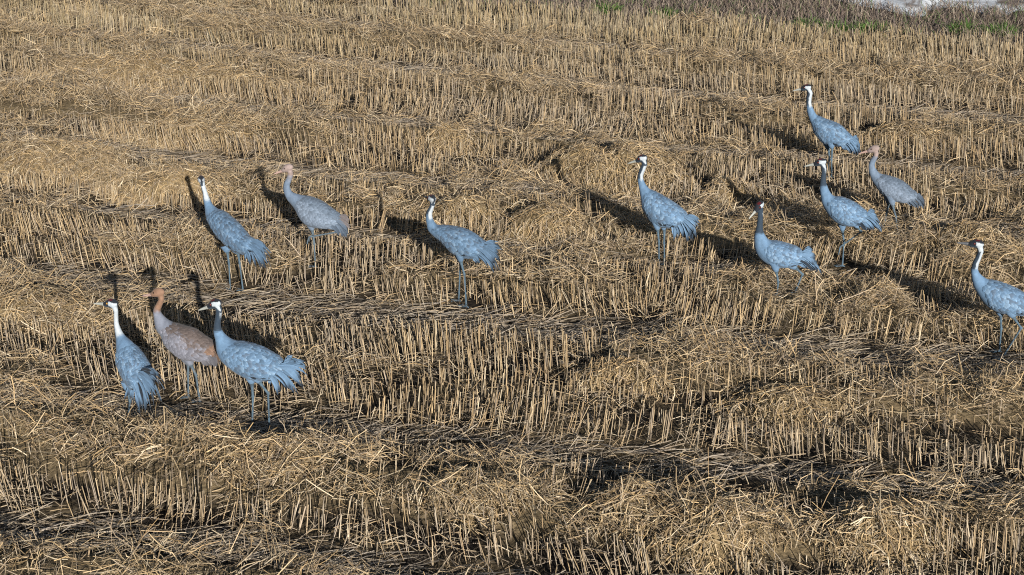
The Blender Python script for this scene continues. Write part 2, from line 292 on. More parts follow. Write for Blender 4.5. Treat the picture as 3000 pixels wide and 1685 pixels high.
HEAPS = [
    (1.45, 20.75, 1.14, 0.9, 0.39, -0.25, 'largest rounded straw heap, right behind the upright crane near the picture centre'),
    (0.47, 18.2, 0.62, 0.54, 0.28, -0.2, 'round straw heap left of the upright central crane, below the largest heap'),
    (-6.0, 26.3, 2.76, 1.02, 0.34, -0.33, 'long pale straw windrow across the upper left of the field'),
    (-6.7, 21.0, 1.14, 0.84, 0.25, -0.2, 'pale straw heap at the left edge, halfway up the picture'),
    (1.62, 10.8, 0.5, 0.48, 0.22, -0.2, 'straw heap at the bottom edge, right of the middle'),
    (2.92, 10.75, 0.55, 0.5, 0.25, -0.1, 'broad yellowish straw heap at the bottom right'),
    (-0.32, 11.35, 0.46, 0.38, 0.2, -0.2, 'small arched straw heap at the bottom centre, left of its neighbour'),
    (0.98, 11.15, 0.43, 0.36, 0.18, -0.2, 'small arched straw heap at the bottom centre, right of its neighbour'),
    (-1.0, 22.1, 0.72, 0.48, 0.23, -0.3, 'low straw heap above the red-crowned crane, upper middle'),
    (1.13, 13.8, 0.43, 0.38, 0.23, -0.2, 'steep little straw heap in the middle of the lower right half'),
    (5.9, 22.3, 0.96, 0.6, 0.25, -0.35, 'wide straw heap right of the farthest crane'),
    (2.6, 13.15, 0.6, 0.43, 0.18, -0.2, 'low straw heap at lower right above the dark gap'),
    (-2.1, 12.0, 0.6, 0.42, 0.18, -0.2, 'straw heap just in front of the nearest crane'),
    (5.6, 17.6, 0.72, 0.48, 0.23, -0.25, 'straw heap above the crane cut off by the right edge'),
    (2.85, 19.75, 0.42, 0.36, 0.23, -0.2, 'small straw heap left of the leg-lifting crane'),
    (-0.65, 18.7, 0.5, 0.42, 0.21, -0.2, 'straw heap behind the head of the red-crowned crane'),
    (-4.8, 22.6, 1.08, 0.6, 0.18, -0.3, 'pale low straw heap at upper left below the long windrow'),
    (-5.0, 15.4, 0.72, 0.5, 0.17, -0.2, 'flat straw heap at the left edge above the leftmost crane'),
    (-4.5, 19.9, 0.84, 0.6, 0.21, -0.2, 'straw heap behind the crane that shows its back'),
]

def heap_mask(x, y):
    m = np.zeros_like(x)
    for h in HEAPS:
        dx = x - h[0]; dy = y - h[1]; c, s = math.cos(h[5]), math.sin(h[5])
        u = (dx * c + dy * s) / h[2]; v = (-dx * s + dy * c) / h[3]
        m = np.maximum(m, 1 - smoothstep(.75, 1.05, np.hypot(u, v)))
    return m

# --- standing stubble in drill rows
rows = np.arange(8.0, 37.0, .135)
SX = []; SY = []; SN = []
for rk in rows:
    xs = np.arange(-14, 14, .045)
    xs = xs + rng.uniform(-.03, .03, len(xs))
    y = np.full_like(xs, rk)
    for _ in range(4):
        y = y + (rk - row_coord(xs, y)) * .8
    y = y + rng.normal(0, .018, len(xs))
    SX.append(xs); SY.append(y)
SX = np.concatenate(SX); SY = np.concatenate(SY)
rep = rng.choice([1, 2, 3], len(SX), p=[.5, .35, .15])
SX = np.repeat(SX, rep) + rng.normal(0, .014, rep.sum()); SY = np.repeat(SY, rep) + rng.normal(0, .014, rep.sum())
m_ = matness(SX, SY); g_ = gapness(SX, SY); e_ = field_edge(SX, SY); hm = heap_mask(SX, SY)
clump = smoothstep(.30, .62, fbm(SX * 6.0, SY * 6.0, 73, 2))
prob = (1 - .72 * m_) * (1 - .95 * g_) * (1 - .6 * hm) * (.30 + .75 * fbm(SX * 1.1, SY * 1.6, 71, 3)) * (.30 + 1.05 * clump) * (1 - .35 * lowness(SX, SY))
prob *= (e_ < .25)
for c in CRANES:      # trampled round the feet
    for L in c['clear']:
        d2 = ((SX - L[0]) / L[2]) ** 2 + ((SY - L[1]) / L[3]) ** 2
        prob *= smoothstep(.7, 1.1, d2)
keep = (rng.random(len(SX)) < prob) & (np.abs(SX) < half_width(SY)) & (SY > 8.6)
SX, SY, m_, g_ = SX[keep], SY[keep], m_[keep], g_[keep]
n = len(SX)
lowz = lowness(SX, SY)
hgt = (.30 + .10 * (fbm(SX * .5, SY * .6, 81, 2) - .5) * 2) * rng.uniform(.72, 1.2, n) * (1 - .40 * m_) * (1 - .4 * g_) * (1 - .55 * lowz)
near_gap = gapness(SX, SY - .22) + gapness(SX, SY + .22)
lean_az = row_dir_angle(SX, SY) + math.pi * (fbm(SX * .4, SY * .4, 83, 2) > .42) + rng.normal(0, .7, n)
lean = np.abs(rng.normal(0, .10, n)) + .35 * smoothstep(.52, .72, fbm(SX * .8, SY * .8, 85, 3)) * rng.random(n) + .3 * near_gap.clip(0, 1) * rng.random(n) ** 2
broken = rng.random(n) < .07
lean = np.where(broken, rng.uniform(.6, 1.35, n), lean)
top = np.stack([np.cos(lean_az) * np.sin(lean), np.sin(lean_az) * np.sin(lean), np.cos(lean)], -1) * hgt[:, None]
rad = rng.uniform(.0032, .0052, n) * np.where(rng.random(n) < .12, 1.5, 1.0)
bot = np.stack([SX, SY, height(SX, SY) - .01], -1)
ang = rng.uniform(0, 2 * math.pi, n)
V = np.zeros((n, 6, 3))
for k in range(3):
    off = np.stack([np.cos(ang + k * 2.0944), np.sin(ang + k * 2.0944), 0 * ang], -1) * rad[:, None]
    V[:, k] = bot + off * 1.05
    V[:, 3 + k] = bot + top + off * .9
b6 = (np.arange(n) * 6)[:, None]
Q = np.concatenate([b6 + np.array([0, 1, 4, 3]), b6 + np.array([1, 2, 5, 4]), b6 + np.array([2, 0, 3, 5])])
T = b6 + np.array([3, 4, 5])
greym = (.25 + .6 * smoothstep(.45, .7, fbm(SX * .3, SY * .35, 87, 2)) * rng.random(n)).clip(0, 1)
sc_ = straw_cols(n, greym * .6)
olive = smoothstep(24, 31, SY)[:, None] * .25 * rng.random((n, 1))
sc_ = sc_ * (1 - olive) + np.array([.40, .40, .20]) * olive
SC = np.repeat(sc_, 6, 0)
add_obj('stubble', new_mesh('stubble', V.reshape(-1, 3), [Q, T], SC), M_STALK, kind='stuff',
        label='standing cut straw stubble in long drill rows', category='stubble')
print('stalks', n)

# --- loose straw: thick mats, thin litter, flattened straw along the wheel gaps
def scatter(n):
    F = lambda q: .1625 * q * q + 1.9 * q
    v = F(8.6) + rng.random(n) * (F(36.5) - F(8.6))
    y = (-1.9 + np.sqrt(1.9 ** 2 + .65 * v)) / .325
    x = rng.uniform(-1, 1, n) * half_width(y)
    return x, y
x, y = scatter(760000)
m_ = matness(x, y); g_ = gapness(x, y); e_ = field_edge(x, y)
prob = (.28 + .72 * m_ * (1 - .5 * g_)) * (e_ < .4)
k_ = rng.random(len(x)) < prob
x, y, m_, g_ = x[k_], y[k_], m_[k_], g_[k_]
for c in CRANES:
    for Lc in c['clear']:
        m_ = m_ * smoothstep(.7, 1.6, ((x - Lc[0]) / (Lc[2] + .05)) ** 2 + ((y - Lc[1]) / (Lc[3] + .05)) ** 2)
hole = smoothstep(.36, .56, fbm(x * 3.1, y * 3.1, 97, 3))
k_ = rng.random(len(x)) < .22 + .78 * hole
x, y, m_, g_ = x[k_], y[k_], m_[k_], g_[k_]
n = len(x); print('litter', n)
L = rng.uniform(.06, .28, n)
L = np.where(rng.random(n) < .06, L * 1.6, L)
lump = .25 + 1.9 * smoothstep(.3, .75, fbm(x * 2.0, y * 2.0, 93, 3))
lay = height(x, y) + .008 + m_ * .15 * lump * rng.random(n) ** .6 + .05 * rng.random(n) ** 2
swirl = 2 * math.pi * fbm(x * .9, y * .9, 91, 2) * 1.5
az = np.where(rng.random(n) < .55, swirl + rng.normal(0, .55, n), rng.uniform(0, 2 * math.pi, n))
pitch = rng.normal(0, .2, n) + m_ * rng.normal(0, .36, n)
lay = lay + np.abs(np.sin(pitch)) * L * .42
V, Q, C = ribbons(np.stack([x, y, lay], -1), az, pitch, L, rng.uniform(.004, .0078, n), rng.normal(.008, .016, n),
                  rng.uniform(-1.1, 1.1, n), straw_cols(n, .25 * rng.random(n) + .3 * (1 - m_) * rng.random(n)), rng.normal(0, .02, n))
add_obj('loose_straw', new_mesh('loose_straw', V, [Q], C), M_STRAW, kind='stuff',
        label='tangled loose straw lying in mats between the stubble rows', category='straw')
x, y = scatter(200000)
g_ = gapness(x, y); e_ = field_edge(x, y)
k_ = (rng.random(len(x)) < g_ * .75) & (e_ < .2)
x, y = x[k_], y[k_]; n = len(x); print('gap', n)
L = rng.uniform(.15, .5, n)
az = row_dir_angle(x, y) + rng.normal(0, .5, n) + .25
pitch = np.abs(rng.normal(0, .12, n))
V, Q, C = ribbons(np.stack([x, y, height(x, y) + .012 + .03 * rng.random(n) + np.sin(pitch) * L * .5], -1), az, pitch, L, rng.uniform(.006, .0105, n),
                  rng.normal(.005, .01, n), rng.uniform(-.8, .8, n), straw_cols(n, .35 + .5 * rng.random(n)))
add_obj('flattened_straw', new_mesh('flattened_straw', V, [Q], C), M_STRAW, kind='stuff',
        label='greyish flattened stalks lying along the wheel gaps', category='straw')

# --- straw heaps, each a thing: mound body covered with its own straws
def make_heap(h):
    X0, Y0, A, B, Z, rot, lab = h
    nr, ns = 9, 26
    z0 = float(height(X0, Y0))
    rr = np.linspace(1, 0, nr)
    vs = []
    for i, r in enumerate(rr):
        for j in range(ns):
            a = 2 * math.pi * j / ns
            lump = 1 + .38 * (float(vnoise(X0 * 7 + 1.6 * math.cos(a), Y0 * 5 + 1.6 * math.sin(a), 5)) - .5) * 2
            u, v = A * r * math.cos(a) * lump, B * r * math.sin(a) * lump
            c, s = math.cos(rot), math.sin(rot)
            zz = Z * (1 - r * r) ** 1.35 * (.62 + .76 * float(vnoise(u * 3 + X0, v * 3 + Y0, 8))) - .05 * r
            vs.append((u * c - v * s, u * s + v * c, zz))
    vs = np.array(vs)
    id_ = np.arange(nr * ns).reshape(nr, ns)
    q = np.stack([id_[:-1], np.roll(id_[:-1], -1, 1), np.roll(id_[1:], -1, 1), id_[1:]], -1).reshape(-1, 4)
    root = add_obj('straw_heap', None, label=lab, category='straw heap', group='heaps of loose straw on the stubble', loc=(X0, Y0, z0))
    nl = len(vs)
    add_obj('mound', new_mesh('mound', vs, [q], np.tile(np.array([.30, .22, .12]), (nl, 1)), True), M_SOIL, root)
    nst = int(2100 * A * B * math.pi) + 150
    r = np.sqrt(rng.random(nst)) * 1.15; a = rng.uniform(0, 2 * math.pi, nst)
    lump = 1 + .38 * (vnoise(X0 * 7 + 1.6 * np.cos(a), Y0 * 5 + 1.6 * np.sin(a), 5) - .5) * 2
    u = A * r * np.cos(a) * lump; v = B * r * np.sin(a) * lump
    c, s = math.cos(rot), math.sin(rot)
    px, py = u * c - v * s, u * s + v * c
    pz = Z * (1 - np.minimum(r, 1) ** 2) ** 1.35 * (.62 + .76 * vnoise(u * 3 + X0, v * 3 + Y0, 8)) - .04 * np.minimum(r, 1)
    # straws hang down the slope
    gradu = -2 * Z * u / A ** 2; gradv = -2 * Z * v / B ** 2
    down = np.arctan2(gradv, gradu) + math.pi + rot
    slope = -np.hypot(gradu, gradv)
    sw = 2 * math.pi * fbm((px + X0) * 1.6, (py + Y0) * 1.6, 95, 2) * 1.3
    az = np.where(rng.random(nst) < .3, sw + rng.normal(0, .4, nst), rng.uniform(0, 2 * math.pi, nst))
    ca = np.cos(az - (down - math.pi))
    pitch = np.arctan(-slope * ca * -1) * -1 * .9 + rng.normal(0, .15, nst)
    gx_ = gradu * c - gradv * s; gy_ = gradu * s + gradv * c
    pitch = np.arctan(gx_ * np.cos(az) + gy_ * np.sin(az)) + rng.normal(0, .28, nst)
    L = rng.uniform(.06, .26, nst)
    V, Q, C = ribbons(np.stack([px, py, pz + .012 + .055 * rng.random(nst)], -1), az, pitch, L, rng.uniform(.005, .009, nst),
                      rng.normal(.015, .015, nst), rng.uniform(-1, 1, nst), straw_cols(nst, .15 * rng.random(nst)), rng.normal(0, .02, nst))
    add_obj('loose_straw', new_mesh('heap_straw', V, [Q], C), M_STRAW, root, kind='stuff')
for h in HEAPS: make_heap(h)

# ------------------------------------------------------------------ verge: dead grass, green tufts
def blades(x, y, z, hgt, width, lean, az, cols):
    n = len(x)
    t = np.array([0, .5, 1.0])
    d = np.stack([np.cos(az), np.sin(az)], -1)
    V = np.zeros((n, 5, 3))
    face = rng.uniform(0, math.pi, n); sx = np.cos(face) * width * .5; sy = np.sin(face) * width * .5
    for k, tt in enumerate((0, .55)):
        o = lean * tt ** 1.8
        cx = x + d[:, 0] * o * hgt; cy = y + d[:, 1] * o * hgt; cz = z + hgt * tt * (1 - .15 * lean * tt)
        V[:, 2 * k] = np.stack([cx - sx, cy - sy, cz], -1); V[:, 2 * k + 1] = np.stack([cx + sx, cy + sy, cz], -1)
    V[:, 4] = np.stack([x + d[:, 0] * lean * hgt, y + d[:, 1] * lean * hgt, z + hgt * (1 - .3 * np.minimum(lean, 1.5))], -1)
    b = (np.arange(n) * 5)[:, None]
    return V.reshape(-1, 3), b + np.array([0, 1, 3, 2]), b + np.array([2, 3, 4]), np.repeat(cols, 5, 0)

n = 130000
x = rng.uniform(-13, 15, n); y = 27 + rng.random(n) * 12
e_ = field_edge(x, y)
bx = 35.75 - 1.5 * np.exp(-((x - 8.3) / .6) ** 2) - .5 * np.exp(-((x - 9.9) / .5) ** 2) + smoothstep(6.6, 5.2, x) * .9
on_track = smoothstep(0, .8, (y + .33 * x) - bx)
k_ = (rng.random(n) < (.25 + .95 * fbm(x * 1.2, y * 1.2, 99, 3)) * smoothstep(-.2, .3, e_) * (1 - .88 * on_track)) & (np.abs(x) < half_width(y) + 1)
x, y = x[k_], y[k_]; n = len(x); print('verge', n)
dc = np.array([[.20, .155, .135], [.29, .225, .17], [.13, .105, .10], [.38, .32, .26], [.13, .19, .07]])[rng.choice(5, n, p=[.3, .25, .2, .15, .1])] * rng.uniform(.8, 1.2, (n, 1))
V, Q, T, C = blades(x, y, height(x, y) - .01, rng.uniform(.08, .40, n), rng.uniform(.006, .015, n), rng.uniform(.1, 1.6, n), rng.uniform(0, 6.28, n), dc)
add_obj('dead_grass', new_mesh('dead_grass', V, [Q, T], C), M_DEAD, kind='stuff', label='brown withered grass and weeds along the field edge', category='grass')

TUFTS = [
    (-1.7, 33.2, 0.35, 0.25, 0.3, 260, 'leftmost small green grass tuft at the top edge'),
    (1.97, 31.9, 0.28, 0.25, 0.32, 240, 'green grass tuft at the top edge, second from the left'),
    (3.1, 31.7, 0.28, 0.25, 0.3, 240, 'green grass tuft at the top edge, third from the left'),
    (5.9, 30.7, 0.3, 0.22, 0.28, 200, 'small green tuft at the left end of the green patch near the track'),
    (6.4, 30.35, 0.32, 0.22, 0.26, 260, 'green tuft in the middle of the patch below the pale track'),
    (7.05, 30.2, 0.35, 0.25, 0.34, 330, 'densest dark green tuft below the pale track'),
    (8.85, 30.1, 0.28, 0.22, 0.36, 240, 'green tuft second from the right edge near the track'),
    (9.5, 29.9, 0.28, 0.24, 0.34, 260, 'rightmost green tuft near the top right corner'),
]
for (tx0, ty0, ra, rb, hh, nb, lab) in TUFTS:
    a = rng.uniform(0, 6.28, nb); r = np.sqrt(rng.random(nb))
    x = ra * r * np.cos(a); y = rb * r * np.sin(a)
    gcol = np.array([[.07, .14, .03], [.10, .20, .04], [.15, .24, .06], [.22, .24, .09]])[rng.choice(4, nb, p=[.3, .35, .25, .1])] * rng.uniform(.8, 1.25, (nb, 1))
    z0 = float(height(tx0, ty0))
    V, Q, T, C = blades(x, y, height(x + tx0, y + ty0) - z0 - .01, hh * rng.uniform(.5, 1.15, nb) * (1.1 - .5 * r), rng.uniform(.008, .016, nb), rng.uniform(.2, 1.3, nb), a + rng.normal(0, .8, nb), gcol)
    add_obj('grass_tuft', new_mesh('grass_tuft', V, [Q, T], C), M_GREEN, label=lab, category='grass tuft', group='green tufts along the field edge', loc=(tx0, ty0, z0))

# ------------------------------------------------------------------ cranes
def catmull(P, n):
    P = np.asarray(P, float)
    s = np.concatenate([[0], np.cumsum(np.linalg.norm(np.diff(P[:, :2], axis=0), axis=1))])
    u = np.linspace(0, s[-1], n)
    out = np.zeros((n, P.shape[1]))
    m = np.gradient(P, s, axis=0)
    k = np.clip(np.searchsorted(s, u, 'right') - 1, 0, len(s) - 2)
    h = (s[k + 1] - s[k]); t = ((u - s[k]) / h)[:, None]; h = h[:, None]
    out = ((2 * t ** 3 - 3 * t ** 2 + 1) * P[k] + (t ** 3 - 2 * t ** 2 + t) * h * m[k] + (-2 * t ** 3 + 3 * t ** 2) * P[k + 1] + (t ** 3 - t ** 2) * h * m[k + 1])
    return u, out

def rings_to_mesh(rings):
    """rings (n,k,3) closed with end fans"""
    n, k, _ = rings.shape
    V = np.concatenate([rings.reshape(-1, 3), rings[0].mean(0)[None], rings[-1].mean(0)[None]])
    id_ = np.arange(n * k).reshape(n, k)
    q = np.stack([id_[:-1], np.roll(id_[:-1], -1, 1), np.roll(id_[1:], -1, 1), id_[1:]], -1).reshape(-1, 4)
    a = np.stack([np.full(k, n * k), np.roll(id_[0], -1), id_[0]], -1)
    b = np.stack([np.full(k, n * k + 1), id_[-1], np.roll(id_[-1], -1)], -1)
    return V, q, np.concatenate([a, b])

def tube(pts, rad, k=12, sub=5):
    pts = np.asarray(pts, float); rad = np.asarray(rad, float)
    P = [];  R = []
    for i in range(len(pts) - 1):
        for t in np.linspace(0, 1, sub, endpoint=False):
            P.append(pts[i] * (1 - t) + pts[i + 1] * t); R.append(rad[i] * (1 - t) + rad[i + 1] * t)
    P.append(pts[-1]); R.append(rad[-1])
    P = np.array(P); R = np.array(R)
    T = np.gradient(P, axis=0); T /= np.linalg.norm(T, axis=1)[:, None]
    ref = np.array([0, 1.0, 0.02])
    rings = []
    for p, t, r in zip(P, T, R):
        a = np.cross(t, ref)
        if np.linalg.norm(a) < .1: a = np.cross(t, np.array([1.0, 0, 0]))
        a /= np.linalg.norm(a); b = np.cross(t, a)
        th = np.linspace(0, 2 * math.pi, k, endpoint=False)
        rings.append(p + (np.cos(th)[:, None] * a + np.sin(th)[:, None] * b) * r)
    return rings_to_mesh(np.array(rings))

def ellipsoid(c, ax, ay, az_, nu=14, nv=20):
    th = np.linspace(.08, math.pi - .08, nu); ph = np.linspace(0, 2 * math.pi, nv, endpoint=False)
    rings = np.array([[c + ax * math.cos(t) + ay * math.sin(t) * math.cos(p) + az_ * math.sin(t) * math.sin(p) for p in ph] for t in th])
    return rings_to_mesh(rings)

class Acc:
    def __init__(self): self.v = []; self.q = []; self.t = []; self.n = 0
    def add(self, V, q, t=None):
        self.v.append(V); self.q.append(np.asarray(q) + self.n)
        if t is not None: self.t.append(np.asarray(t) + self.n)
        self.n += len(V)

GREY = np.array([.146, .250, .400])

def make_crane(c):
    crng = np.random.default_rng(100 + c['n'])
    psi = math.radians(c['psi'])
    bx, by = c['base']
    root = add_obj('crane', None, label=c['label'], category='crane', group='cranes feeding in the stubble field', loc=(bx, by, 0))
    root.rotation_euler = (0, 0, math.atan2(math.sin(psi), -math.cos(psi)))
    hx = np.array([-math.cos(psi), math.sin(psi)]); ly = np.array([-math.sin(psi), -math.cos(psi)])
    def gz(p): return float(height(bx + hx[0] * p[0] + ly[0] * p[1], by + hx[1] * p[0] + ly[1] * p[1]))
    juv = c['juv']
    C = np.array([c['C'][0], 0, c['C'][1]])
    hd = np.array(c['hd']); hd /= np.linalg.norm(hd)
    lat = np.cross(np.array([0, 0, 1.0]), hd); lat /= np.linalg.norm(lat)
    hup = np.cross(hd, lat)
    # --- chain of cross sections from skull to rump: x, z, Ax, Az, lateral
    ctr = [(C[0] - hd[0] * .012, C[2] - hd[2] * .012)]; 
    pts = [(C[0] - hd[0] * .015, C[2] - .005)] + [(a, b) for a, b, _ in c['neck']]
    tc = [((t[0] + t[2]) / 2, (t[1] + t[3]) / 2) for t in c['torso']]
    allp = np.array(pts + tc)
    T = np.gradient(allp, axis=0); T /= np.linalg.norm(T, axis=1)[:, None]
    N = np.stack([T[:, 1], -T[:, 0]], -1)
    st = []
    st.append((*allp[0], *(N[1] * .034), .030))
    for i, (a, b, r) in enumerate(c['neck']):
        r *= 1.06; st.append((a, b, *(N[i + 1] * r), r * .95))
    tmpl = [.085, .125, .145, .150, .135, .11, .085]
    for i, t in enumerate(c['torso']):
        j = 1 + len(c['neck']) + i
        A = np.array([(t[0] - t[2]) / 2, (t[1] - t[3]) / 2])
        perp = abs(A @ N[j])
        if c['psi'] > 40:
            A = N[j] * tmpl[min(i, 6)]; perp = tmpl[min(i, 6)]
        st.append((tc[i][0], tc[i][1], A[0], A[1], min(perp * .92, .125)))
    st = np.array(st)
    e = st[-1].copy(); d = st[-1, :2] - st[-2, :2]; d /= np.linalg.norm(d)
    e[:2] += d * .07; e[2:] *= .45
    st = np.vstack([st, e])
    NU = 64
    us, ch = catmull(st, NU)
    s_torso = us[0] + np.sum(np.linalg.norm(np.diff(st[:2 + len(c['neck']), :2], axis=0), axis=1))
    def surf(u, phi):
        """point on the body; u arc length, phi 0 belly, 90 left flank, 180 back (degrees)"""
        u = np.clip(u, us[0], us[-1])
        k = [np.interp(u, us, ch[:, j]) for j in range(5)]
        cp, sp = np.cos(np.radians(phi)), np.sin(np.radians(phi))
        return np.stack([k[0] - k[2] * cp, k[4] * sp, k[1] - k[3] * cp], -1)
    acc = Acc()
    ph = np.linspace(0, 360, 24, endpoint=False)
    rings = np.array([surf(np.full(24, u), ph) for u in us])
    acc.add(*rings_to_mesh(rings))
    # head: skull and tapering face
    acc.add(*ellipsoid(C - hd * .004, hd * .066, lat * .039, hup * .045))
    acc.add(*tube([C + hd * .01 - hup * .004, C + hd * .055 - hup * .010, C + hd * .082 - hup * .013], [.040, .031, .020], 14))
    # legs
    legseg = []; thighs = []
    for li, L in enumerate(c['legs']):
        hip, knee, hock, foot = [np.array(p, float) for p in L]
        lifted = c['raised'] and li == 1
        if not lifted:
            dz = gz(foot); foot = foot.copy(); foot[2] = dz + .012
        mid = hip * .45 + knee * .55
        acc.add(*tube([hip, mid, knee], [.062, .043, .019], 14))
        acc.add(*tube([knee, knee * .5 + hock * .5, hock], [.017, .0125, .0125], 12))
        acc.add(*ellipsoid(hock, np.array([.017, 0, 0]), np.array([0, .0145, 0]), np.array([0, 0, .021]), 9, 12))
        acc.add(*tube([hock, hock * .6 + foot * .4, foot], [.0115, .0095, .0115], 12))
        legseg += [(knee * .9 + hip * .1, hock), (hock, foot)]
        if lifted:
            ax_ = foot - hock; ax_ /= np.linalg.norm(ax_)
            fwd = ax_ * .55 + np.array([0, 0, -.8]); fwd /= np.linalg.norm(fwd)
        else:
            fwd = np.array([1.0, 0, 0])
        for a_, ln in ((-.5, .085), (0, .10), (.5, .085), (2.9, .035)):
            d_ = fwd * math.cos(a_) + np.array([0, math.sin(a_), 0])
            if lifted and a_ > 2: d_ = -fwd
            tip = foot + d_ * ln
            if not lifted: tip[2] = gz(tip) + .008
            else: tip = tip + np.array([-.02, 0, -.01])
            acc.add(*tube([foot, foot * .4 + tip * .6 + np.array([0, 0, .004]), tip], [.0095, .0085, .006], 8))
            legseg.append((foot, tip))
    V = np.concatenate(acc.v)
    tmp = new_mesh('tmp', V, [np.concatenate(acc.q), np.concatenate(acc.t)])
    to = bpy.data.objects.new('tmp', tmp); col.objects.link(to)
    rm = to.modifiers.new('r', 'REMESH'); rm.mode = 'VOXEL'; rm.voxel_size = .0072; rm.adaptivity = 0
    smm = to.modifiers.new('s', 'SMOOTH'); smm.factor = .5; smm.iterations = 2
    dg = bpy.context.evaluated_depsgraph_get()
    body = bpy.data.meshes.new_from_object(to.evaluated_get(dg))
    bpy.data.objects.remove(to); bpy.data.meshes.remove(tmp)
    body.name = 'crane_body'
    nv = len(body.vertices)
    co = np.zeros(nv * 3, np.float32); body.vertices.foreach_get('co', co); co = co.reshape(-1, 3).astype(float)
    body.polygons.foreach_set('use_smooth', np.ones(len(body.polygons), bool))
    # --- plumage colours by anatomy
    d2 = (co[:, None, 0] - ch[None, :, 0]) ** 2 + (co[:, None, 2] - ch[None, :, 1]) ** 2
    kk = d2.argmin(1); s = us[kk]
    A = ch[kk, 2:4]; An = A / np.linalg.norm(A, axis=1)[:, None]
    dors = ((co[:, 0] - ch[kk, 0]) * An[:, 0] + (co[:, 2] - ch[kk, 1]) * An[:, 1]) / np.linalg.norm(A, axis=1)
    nz = vnoise(co[:, 0] * 38 + 9 * co[:, 1], co[:, 2] * 38 + 31 * co[:, 1], 3)
    nz2 = vnoise(co[:, 0] * 9 + 5 * co[:, 1], co[:, 2] * 9, 4)
    base = GREY * c.get('tone', 1.0)
    if juv: base = np.array([.165, .225, .32]) if juv == 1 else np.array([.20, .225, .29])
    colr = base[None] * (.86 + .28 * nz[:, None]) * (.92 + .16 * nz2[:, None])
    nf = (s / s_torso)                       # 0 at skull .. 1 at neck base
    f = (co - C) @ hd; wv = (co - C) @ hup; lt = np.abs((co - C) @ lat)
    dC = np.linalg.norm(co - C, axis=1)
    head = (dC < .105) & (s < .075)
    if juv == 0:
        e1 = c['dark'][0] + .05 * (nz - .5); thr = c['dark'][1]
        slate = np.array([.035, .055, .085]); white = np.array([.47, .53, .60])
        # neck: dark front, white back
        wgt = smoothstep(e1 + .05, e1 - .03, nf)[:, None]
        back = smoothstep(thr - .12, thr + .12, dors + .25 * (nz - .5))[:, None]
        whiteend = smoothstep(c['dark'][2] + .09, c['dark'][2] - .09, nf + .08 * (nz2 - .5))[:, None]
        lowb = slate if c['dark'][2] < .4 else base
        nk = slate * (1 - back) + back * (white * whiteend + lowb * (1 - whiteend))
        nkw = np.maximum(wgt, whiteend * back)
        colr = colr * (1 - nkw) + nk * nkw
        hc = np.tile(np.array([.018, .022, .032]), (nv, 1))
        hc[(wv < -.015)] = slate
        # white band from behind the eye back and down to the nape
        lo = -.014 - 2.2 * np.clip(-.004 - f, 0, .1)
        ch_w = (f < .010) & (wv < .026 - .25 * np.clip(-f, 0, .1)) & (wv > lo) & (lt > .012)
        hc[ch_w] = white
        red = (wv > .034) & (f > -.024) & (f < .018) & (lt < .024)
        hc[red] = np.array([.085, .010, .014])
        colr = np.where(head[:, None], hc, colr)
    else:
        hcol = {1: np.array([.31, .245, .235]), 2: np.array([.27, .165, .115])}[juv]
        ext = {1: .35, 2: .55}[juv]
        g = smoothstep(ext + .12, ext - .12, nf + .1 * (nz - .5))[:, None] if juv == 2 else (smoothstep(ext + .1, ext - .3, nf) * .8)[:, None]
        g = np.maximum(g, head[:, None] * 1.0)
        colr = colr * (1 - g) + hcol * (.85 + .3 * nz[:, None]) * g
        if c['n'] == 6:
            colr = np.where((head & (f > .02))[:, None], colr * np.array([.95, .95, 1.0]), colr)
    # legs
    def segd(P, a, b):
        ab = b - a; t = np.clip(((P - a) @ ab) / (ab @ ab), 0, 1)
        return np.linalg.norm(P - (a + t[:, None] * ab), axis=1)
    ld = np.min([segd(co, a, b) for a, b in legseg], 0)
    far = np.sqrt(d2.min(1))
    torso_r = np.maximum(ch[kk, 4], .02)
    lm = (ld < .028) & (far > .095)
    legc = np.array([.085, .135, .185]) if not juv else np.array([.10, .14, .18])
    colr = np.where(lm[:, None], legc * (.75 + .5 * nz[:, None]), colr)
    at = body.attributes.new('Col', 'FLOAT_COLOR', 'POINT')
    c4 = np.ones((nv, 4), np.float32); c4[:, :3] = colr
    at.data.foreach_set('color', c4.ravel())
    body.materials.clear()
    add_obj('body', body, M_PLUME, root)
    # --- bill
    B0 = C + hd * .070 - hup * .013; BL = c.get('bill', .125)
    prof = [(0, .0205, .0165), (.2, .0170, .0130), (.45, .0135, .0100), (.75, .0090, .0070), (.95, .0045, .0035), (1, .0012, .0012)]
    rg = []
    for t_, rv, rl in prof:
        cen = B0 + hd * BL * t_ - hup * (.004 * t_ ** 2)
        th = np.linspace(0, 2 * math.pi, 10, endpoint=False)
        rg.append(cen + np.cos(th)[:, None] * hup * rv + np.sin(th)[:, None] * lat * rl)
    V, q, t = rings_to_mesh(np.array(rg))
    bc = np.array([.42, .44, .42]) if not juv else np.array([.52, .36, .32])
    if c['n'] in (3, 9): bc = np.array([.12, .13, .15])
    tt = np.clip(((V - B0) @ hd) / BL, 0, 1)[:, None]
    add_obj('bill', new_mesh('bill', V, [q, t], bc * (.75 + .4 * tt), True), M_BILL, root)
    # --- eyes
    for sgn in (-1, 1):
        ec = C + hd * .024 + hup * .008 + lat * sgn * .0325
        V, q, t = ellipsoid(ec, hd * .0095, lat * .007, hup * .0095, 8, 10)
        cc = np.array([.16, .025, .02]) if not juv else np.array([.05, .03, .02])
        if c['n'] == 10: cc = np.array([.55, .30, .06])
        add_obj('eye', new_mesh('eye', V, [q, t], np.tile(cc, (len(V), 1)), True), M_EYE, root)
    # --- folded wings: overlapping feathers following the body surface
    u0 = s_torso + .035; u1 = us[-1] - .02; span = u1 - u0
